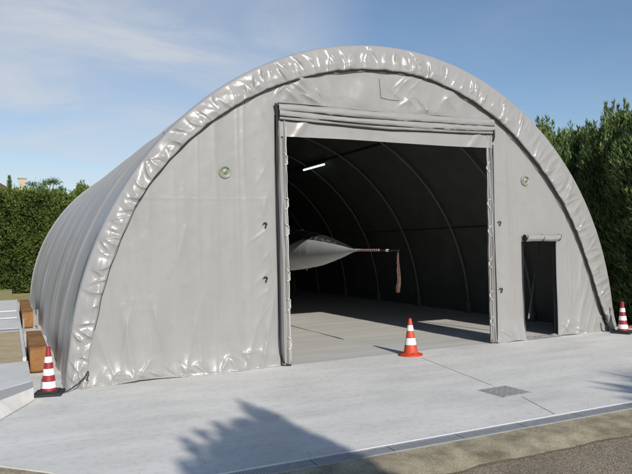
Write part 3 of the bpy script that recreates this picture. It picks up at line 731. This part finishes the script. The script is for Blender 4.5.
# ================================================================== TRAFFIC CONES
def frustum_r(z): return .115*(1-z/.76)+.026*(z/.76)
def make_cone(kind, label, loc, rz, group, hz=.76):
    t = thing('traffic_cone', label, 'traffic cone', loc, rz, group)
    mcol = M['cone_red'] if kind == 'tall' else M['cone_orange']
    if kind == 'tall':
        a = MB(); a.box(-.23, .23, -.23, .23, 0, .045, .012); a.box(-.17, .17, -.17, .17, .045, .07, .01); a.build('base', M['cone_base'], t)
        z0 = .07; bands = ((.115, .225), (.325, .435), (.535, .635)); rb = .125; top = .80
    else:
        a = MB(); a.lathe([(.255, 0), (.26, .012), (.25, .03), (.17, .055), (.15, .075)], 36); a.build('base', mcol, t)
        z0 = .06; bands = ((.23, .375), (.525, .645)); rb = .15; top = .79
    rr_ = lambda z: rb+(.030-rb)*((z-z0)/(top-z0))
    a = MB(); a.lathe([(rr_(z0), z0)]+[(rr_(z), z) for z in np.linspace(z0, top-.012, 14)[1:]]+[(.024, top-.004), (.012, top)], 36)
    a.build('body', mcol, t)
    for z1, z2 in bands:
        a = MB(); a.lathe([(rr_(z1)-.003, z1), (rr_(z1)+.003, z1+.002), (rr_(z2)+.003, z2-.002), (rr_(z2)-.003, z2)], 36, caps=False); a.build('reflective_band', M['cone_white'], t)
    return t
make_cone('tall', 'dark red cone with three white bands and black base at the left hangar corner', (-4.44, -.30, 0), R(-14), 'striped traffic cones')
make_cone('round', 'orange cone with two white bands and round base in the open doorway', (2.71, -.36, 0), 0, 'striped traffic cones')
make_cone('tall', 'dark red cone with three white bands beside the right foot of the hangar', (9.0, -.5, 0), R(20), 'striped traffic cones')
# brick edging behind the right-hand cone
t = thing('brick_edging', 'short red brick edging on the grass behind the right cone', 'edging', (9.75, .05, -.06))
a = MB(); rs = random.Random(5)
for k in range(9): a.box(k*.23, k*.23+.215, -.05+rs.uniform(-.01, .01), .05, 0, .12+rs.uniform(-.01, .01), .008)
a.build('bricks', M['brick'], t)

# ================================================================== FOLIAGE
def leaf_cards(name, P, D, L, Wd, m, parent, tint, seed=0):
    """one diamond-shaped folded leaf/spray per point: P base points, D direction, L length, Wd width"""
    rg = np.random.default_rng(seed); n = len(P)
    D = D/np.linalg.norm(D, axis=1, keepdims=True)
    rnd = rg.normal(size=(n, 3)); Sd = np.cross(D, rnd); Sd /= np.linalg.norm(Sd, axis=1, keepdims=True)
    Nn = np.cross(D, Sd)
    L = L[:, None]; Wd = Wd[:, None]
    A = P; B = P+D*L*.45+Sd*Wd*.5+Nn*Wd*.12; C = P+D*L-Nn*L*.12; E = P+D*L*.45-Sd*Wd*.5+Nn*Wd*.12
    V = np.stack([A, B, C, E], 1).reshape(-1, 3); F = np.arange(4*n).reshape(n, 4)
    o = mesh(name, V, F, m, parent, False)
    at = o.data.attributes.new('tint', 'FLOAT', 'FACE'); at.data.foreach_set('value', np.clip(tint, 0, 1).astype(np.float32))
    return o
# --- left hedge, behind the hangar
hx0, hx1, hy, hd, hz = -17., 1.0, 31.2, 2.4, 6.02
t = thing('hedge', 'tall clipped sunlit green hedge at the left behind the hangar', 'hedge', (hx0, hy, -.1))
def hedge_face(x, z): return .30*fbm(x*.55, z*.7, 4, 3)+.16*vn(x*2.1, z*2.3, 8)
def hedge_top(x): return hz+.45*fbm(x*.6, x*0, 6, 4)+.28*vn(x*2.3, x*0, 2)+.5*np.exp(-((x+.6)/.5)**2)
nL = 78000; rg = np.random.default_rng(3)
x = rg.uniform(hx0, hx1, nL); top = hedge_top(x)
isf = rg.random(nL) < .74
z = np.where(isf, rg.random(nL)*top, top-rg.random(nL)**2*.35)
y = np.where(isf, hedge_face(x, z)+rg.random(nL)**1.5*.45+.5*np.clip((z-top+.8)/.8, 0, 1)**2, rg.uniform(.2, hd, nL))
D = np.stack([rg.normal(size=nL)*.6, np.where(isf, -.55, 0)+rg.normal(size=nL)*.45, .55+rg.normal(size=nL)*.5], 1)
cl = fbm(x*1.1, z*1.3, 21, 3)
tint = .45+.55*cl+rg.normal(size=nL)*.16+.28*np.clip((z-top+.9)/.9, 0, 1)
keep = rg.random(nL) < .70+.9*cl
P = np.stack([x-hx0, y, z], 1)[keep]
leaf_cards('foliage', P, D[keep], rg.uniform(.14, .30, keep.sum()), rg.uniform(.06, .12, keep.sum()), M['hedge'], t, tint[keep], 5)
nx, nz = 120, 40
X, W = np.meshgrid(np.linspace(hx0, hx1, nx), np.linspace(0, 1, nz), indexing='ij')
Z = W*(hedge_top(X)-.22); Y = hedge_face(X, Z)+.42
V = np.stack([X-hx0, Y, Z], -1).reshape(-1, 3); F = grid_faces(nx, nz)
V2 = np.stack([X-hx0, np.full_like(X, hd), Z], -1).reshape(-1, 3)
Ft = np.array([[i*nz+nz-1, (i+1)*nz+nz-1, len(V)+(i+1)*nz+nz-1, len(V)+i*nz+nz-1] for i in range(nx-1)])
mesh('dark_core', np.concatenate([V, V2]), np.concatenate([F, F+len(V), Ft]), M['core'], t)  # added solid core, dark like the shaded inside, blocks the view through
rs = np.random.default_rng(8)                                                      # shoots above the top
sx_ = rs.uniform(hx0, hx1, 230); PP = []; DD = []
for q in sx_:
    h = rs.uniform(.15, .5)+(.45 if -1.6 < q < .3 else 0)*rs.random()
    for k in range(13):
        f = k/13; PP.append((q-hx0+rs.normal()*.07*(1-f), .6+rs.random()*.5, float(hedge_top(np.array(q)))-.12+h*f)); DD.append((rs.normal()*.5, rs.normal()*.5, 1.))
leaf_cards('shoots', np.array(PP), np.array(DD), rs.uniform(.12, .24, len(PP)), rs.uniform(.05, .09, len(PP)), M['hedge'], t, rs.uniform(.5, 1, len(PP)), 6)
sheet('grass_verge', -40, -4.9, 20.5, 34, -.02+.14, M['grass'])

# --- conifers
def conifer_mesh(seed, h, rad, nl, lf, narrow=1.):
    rg = np.random.default_rng(seed)
    u = rg.random(nl)**.8; z = .12+u*(h-.12)
    prof = lambda q: rad*np.clip(1.0-np.clip((q-(.66 if narrow < 1 else .66))/.34, 0, 1)**(1.7 if narrow >= 1 else .9), 0, 1)*(.86+.14*np.clip(q*6, 0, 1))
    an = rg.uniform(0, 2*PI, nl)
    lump = (1 if narrow >= 1 else .55)*.20*fbm(np.cos(an)*2+5, np.sin(an)*2+z*.9, seed, 3)+(1 if narrow >= 1 else .6)*.22*vn(an*2.2, z*1.4, seed+3)
    r = prof(z/h)*(1+lump)*(1-.34*rg.random(nl)**2)
    P = np.stack([r*np.cos(an), r*np.sin(an), z], 1)
    # leaders that stick up
    D = np.stack([np.cos(an)*.62+rg.normal(size=nl)*.3, np.sin(an)*.62+rg.normal(size=nl)*.3, 1.1+rg.normal(size=nl)*.35], 1)
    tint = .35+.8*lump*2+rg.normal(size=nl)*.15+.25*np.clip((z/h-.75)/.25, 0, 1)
    L = rg.uniform(.6, 1.4, nl)*lf; W = L*rg.uniform(.16, .28, nl)
    ls = []
    for k in range(int(26*rad) if narrow >= 1 else 1):
        a0 = rg.uniform(0, 2*PI); rr0 = rg.random()**.6*rad*(.8 if narrow >= 1 else .02); zt = h*(.90+.13*rg.random())-rr0*.42; hl = rg.uniform(.5, 1.0)
        for q in range(70):
            f = rg.random(); ls.append((rr0*math.cos(a0)+rg.normal()*.13*(1-f), rr0*math.sin(a0)+rg.normal()*.13*(1-f), zt-.35+hl*f))
    ls = np.array(ls); n2 = len(ls)
    P = np.concatenate([P, ls]); D = np.concatenate([D, np.stack([rg.normal(size=n2)*.35, rg.normal(size=n2)*.35, np.ones(n2)], 1)])
    L = np.concatenate([L, rg.uniform(.7, 1.2, n2)*lf]); W = np.concatenate([W, rg.uniform(.15, .3, n2)*lf]); tint = np.concatenate([tint, rg.uniform(.5, 1.1, n2)])
    return P, D, L, W, tint, prof
def conifer(name, seed, h, rad, nl, lf, label, loc, group, narrow=1.):
    t = thing(name, label, 'conifer', loc, 0, group)
    P, D, L, W, tint, prof = conifer_mesh(seed, h, rad, nl, lf, narrow)
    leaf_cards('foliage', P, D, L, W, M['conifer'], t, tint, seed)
    a = MB(); a.lathe([(max(.02, prof(q)*.66), q*h*.97) for q in np.linspace(.03, .95, 14)], 14); a.build('inner_dark_core', M['core'], t)  # core is an added dark solid standing for the shaded inside
    a = MB(); a.tube([(0, 0, -.2), (.02, 0, h*.4), (0, .02, h*.85)], [.13, .09, .02], 9); a.build('trunk', M['bark'], t)
    return t
protos = [conifer('conifer', 100+k, hh, 1.62, 56000, .19, 'x', (0, 0, 0), 'dark conifers along the right side') for k, hh in enumerate((6.0, 6.3, 6.15))]
row = [(12.0, -1.6), (11.9, .1), (12.0, 1.75), (11.85, 3.4), (12.0, 5.1), (11.9, 6.8), (12.0, 8.5), (11.9, 10.3), (12.0, 12.0), (11.9, 13.8), (12, 15.6), (12, 17.4)]
names = ['dark conifer at the right edge of the photo, nearest in its row', 'dark conifer rising just behind the right cone, second in its row', 'dark conifer above the middle of the right hangar arch, third in its row',
         'dark conifer whose pointed top shows beside the right shoulder of the hangar', 'dark conifer with a low top just peeping over the hangar shoulder']
for k, (x, y) in enumerate(row):
    o = protos[k] if k < 3 else copy_tree(protos[k % 3])
    o.location = (x, y, -.06); o.rotation_euler.z = k*2.1
    s_ = (1.0, 1.0, 1.0, .97, .98, .95, 1, .97, 1, .98, .96, 1)[k]; o.scale = (1, 1, s_)
    o['label'] = names[k] if k < len(names) else 'dark conifer hidden behind the right side of the hangar'
# conifers standing behind the viewer: they throw the jagged shadow on the apron
for k, (x, h, rad, ys_) in enumerate(((-1.60, 7.66, .46, -18.1), (-1.96, 7.42, .32, -18.05), (-2.28, 7.24, .32, -18.15), (-2.58, 6.98, .30, -18.1), (-2.86, 6.70, .28, -18.05), (-3.12, 6.42, .30, -18.1))):
    conifer('cypress', 300+k, h, rad, 8000, .24, ('tallest', 'second tallest', 'third tallest', 'fourth tallest', 'fifth tallest', 'lowest')[k]+' narrow cypress behind the viewer that shades the concrete in front', (x, ys_, -.1), 'cypresses behind the viewer', .55)
# a palm behind the viewer, to the right
t = thing('palm_tree', 'small fan palm behind the viewer whose spiky shadow touches the right of the concrete', 'palm', (4.72, -16.3, -.1))
MB().tube([(0, 0, 0), (.04, .02, 2.4), (0, 0, 4.7)], [.18, .14, .13], 12).build('trunk', M['bark'], t)
rs = np.random.default_rng(12); PP = []; DD = []; LL = []
for k in range(30):
    az = rs.uniform(0, 2*PI); el = rs.uniform(-.5, 1.2)
    if k < 5: az, el = ((PI, .62), (PI-.3, .45), (PI+.3, .75), (PI-.1, .9), (PI+.15, .35))[k]
    d = np.array([math.cos(az)*math.cos(el), math.sin(az)*math.cos(el), math.sin(el)])
    c0 = np.array([0, 0, 4.75])+d*1.0
    s1 = np.cross(d, [0, 0, 1]); s1 /= np.linalg.norm(s1); u1 = np.cross(s1, d)
    for q in np.linspace(-1.25, 1.25, 17):
        PP.append(c0); DD.append(d*math.cos(q)+s1*math.sin(q)); LL.append(.85-.2*abs(q))
    for q in np.linspace(0, 1, 5): PP.append(np.array([0, 0, 4.7])+d*q); DD.append(d+.01*s1); LL.append(.3)
LL = np.array(LL); leaf_cards('fronds', np.array(PP), np.array(DD), LL, np.full(len(LL), .07), M['palm'], t, rs.random(len(LL)), 3)

# --- beyond the hedge: a roof with chimney and a straggly tree
t = thing('house', 'low house with brown tiled roof peeping over the left hedge', 'house', (-9.0, 50, .75))
MB().box(-4, 3.4, 0, 8, -.9, 7.0).build('wall', M['plaster'], t, False)
a = MB(); a.add([(-4.5, -.6, 6.9), (4.4, -.6, 6.9), (4.4, 8.6, 6.9), (-4.5, 8.6, 6.9), (-2.2, 4, 9.15), (1.4, 4, 9.15)], [(0, 1, 5, 4), (1, 2, 5), (2, 3, 4, 5), (3, 0, 4), (3, 2, 1, 0)])
rf = a.build('roof', M['tiles'], t, False)
t = thing('chimney_stack', 'pale square chimney stack standing beyond the left hedge', 'chimney', (-3.9, 49.5, -.1))
MB().box(-.28, .28, -.28, .28, 0, 8.75, .03).build('shaft', M['plaster'], t)
MB().box(-.36, .36, -.36, .36, 8.75, 8.88, .02).build('cap', M['plaster'], t)
t = thing('straggly_tree', 'dark straggly flat topped tree beyond the left hedge', 'tree', (-2.3, 46, -.1))
a = MB(); a.tube([(0, 0, 0), (.1, 0, 4), (0, .1, 6.6)], [.2, .16, .12], 8)
tips = [(-.95, .1, 8.05), (-.45, .3, 7.75), (.1, -.1, 8.1), (.55, .2, 8.3), (.85, -.1, 8.25), (1.3, .1, 7.6), (-.2, 0, 7.5)]
for p_ in tips: a.tube([(0, .1, 6.5), (p_[0]*.55, p_[1], 7.2), p_], [.07, .05, .02], 6)
a.build('trunk', M['bark'], t)
rs = np.random.default_rng(31); PP = []
for p_ in tips: PP.append(np.array(p_)+rs.normal(size=(150, 3))*(.24, .2, .13)+(0, 0, -.05))
PP = np.concatenate(PP); n = len(PP)
leaf_cards('crown', PP, rs.normal(size=(n, 3))+(0, 0, .4), rs.uniform(.10, .22, n), rs.uniform(.05, .1, n), M['conifer'], t, rs.random(n)*.8, 3)
for k, (xx, hh) in enumerate(((-4.9, 8.6), (-1.0, 7.75), (.5, 8.0))):
    conifer('young_cypress', 400+k, hh, .3, 2600, .2, ('thin cypress tip left of the pale chimney', 'short cypress tip right of the straggly tree', 'slim cypress tip beside the hangar roof')[k]+' beyond the hedge', (xx, 46.5, -.1), 'cypress tips beyond the hedge', .5)

# ================================================================== LIGHT, SKY, CAMERA
d = Vector((-.012, .889, -.457)).normalized()
su = bpy.data.lights.new('sun', 'SUN'); su.energy = 4.1; su.angle = R(.53); su.color = (1, .955, .88)
so = bpy.data.objects.new('sun', su); COL.objects.link(so); so.rotation_euler = d.to_track_quat('-Z', 'Y').to_euler()
w = bpy.data.worlds.new('World'); S.world = w; w.use_nodes = True; nt = w.node_tree; N_ = nt.nodes; Lk = nt.links
bg = N_['Background']; bg.inputs['Strength'].default_value = .108
sky = N_.new('ShaderNodeTexSky'); sky.sky_type = 'NISHITA'; sky.sun_disc = False
sky.sun_elevation = math.asin(.457); sky.sun_rotation = R(180); sky.air_density = 1.0; sky.dust_density = .3; sky.ozone_density = 3.0; sky.altitude = 50
tc = N_.new('ShaderNodeTexCoord'); sp = N_.new('ShaderNodeSeparateXYZ'); Lk.new(tc.outputs['Generated'], sp.inputs[0])
def math_(op, a, b=None, c=None):
    n = N_.new('ShaderNodeMath'); n.operation = op
    for i, v in enumerate((a, b, c)):
        if v is None: continue
        if isinstance(v, (int, float)): n.inputs[i].default_value = v
        else: Lk.new(v, n.inputs[i])
    return n.outputs[0]
zz = math_('ADD', math_('MAXIMUM', sp.outputs[2], 0.), .22)
cb = N_.new('ShaderNodeCombineXYZ'); Lk.new(math_('DIVIDE', sp.outputs[0], zz), cb.inputs[0]); Lk.new(math_('DIVIDE', sp.outputs[1], zz), cb.inputs[1])
def cloud(scale, rot, stretch, lo, hi, seed, detail=7, dist=.6):
    mp = N_.new('ShaderNodeMapping'); mp.inputs['Rotation'].default_value = (0, 0, rot); mp.inputs['Scale'].default_value = stretch; mp.inputs['Location'].default_value = (seed, seed*.7, 0)
    Lk.new(cb.outputs[0], mp.inputs['Vector'])
    n = N_.new('ShaderNodeTexNoise'); n.inputs['Scale'].default_value = scale; n.inputs['Detail'].default_value = detail; n.inputs['Distortion'].default_value = dist; n.inputs['Roughness'].default_value = .58
    Lk.new(mp.outputs['Vector'], n.inputs['Vector'])
    r = N_.new('ShaderNodeMapRange'); r.interpolation_type = 'SMOOTHSTEP'
    r.inputs[1].default_value = lo; r.inputs[2].default_value = hi; Lk.new(n.outputs['Fac'], r.inputs[0]); return r.outputs[0]
def blob(dx, dy, dz, c0, c1):
    v = Vector((dx, dy, dz)).normalized()
    dt = math_('ADD', math_('ADD', math_('MULTIPLY', sp.outputs[0], v.x), math_('MULTIPLY', sp.outputs[1], v.y)), math_('MULTIPLY', sp.outputs[2], v.z))
    r = N_.new('ShaderNodeMapRange'); r.interpolation_type = 'SMOOTHSTEP'; r.inputs[1].default_value = c0; r.inputs[2].default_value = c1; Lk.new(dt, r.inputs[0]); return r.outputs[0]
c1 = cloud(1.5, R(20), (1, 1.5, 1), .30, .86, 3.3)
c2 = cloud(.55, R(-15), (1, 1.4, 1), .40, .75, 8.1, 5, .3)
m1 = blob(.17, .94, .28, .935, 1.0)
cf = math_('ADD', math_('MULTIPLY', math_('MULTIPLY', c1, .80), math_('ADD', math_('MULTIPLY', m1, .85), .12)), math_('MULTIPLY', math_('MULTIPLY', c2, .10), 1.))
cf = math_('ADD', cf, math_('MULTIPLY', m1, .30))
cf = math_('MINIMUM', cf, .8)
mx = N_.new('ShaderNodeMix'); mx.data_type = 'RGBA'; Lk.new(cf, mx.inputs['Factor']); Lk.new(sky.outputs[0], mx.inputs[6]); mx.inputs[7].default_value = (6.0, 6.2, 6.5, 1)
Lk.new(mx.outputs[2], bg.inputs['Color'])

cam = bpy.data.cameras.new('camera'); co = bpy.data.objects.new('camera', cam); COL.objects.link(co); S.camera = co
yaw, pit, rol = R(25.31298), R(.69234), R(-1.25770)
Fw = Vector((math.sin(yaw)*math.cos(pit), math.cos(yaw)*math.cos(pit), math.sin(pit)))
Rt = Vector((math.cos(yaw), -math.sin(yaw), 0)); Up = Rt.cross(Fw)
R2 = Rt*math.cos(rol)+Up*math.sin(rol); U2 = -Rt*math.sin(rol)+Up*math.cos(rol)
mw = Matrix((R2, U2, -Fw)).transposed().to_4x4(); mw.translation = (-5.00641, -12.07243, 2.4); co.matrix_world = mw
cam.sensor_fit = 'HORIZONTAL'; cam.sensor_width = 36; cam.lens = 649.139/632*36; cam.clip_end = 2000; cam.clip_start = .05
S.view_settings.view_transform = 'Standard'; S.view_settings.look = 'None'; S.view_settings.exposure = .0; S.view_settings.gamma = 1
S.view_settings.use_curve_mapping = False
S.cycles.max_bounces = 8
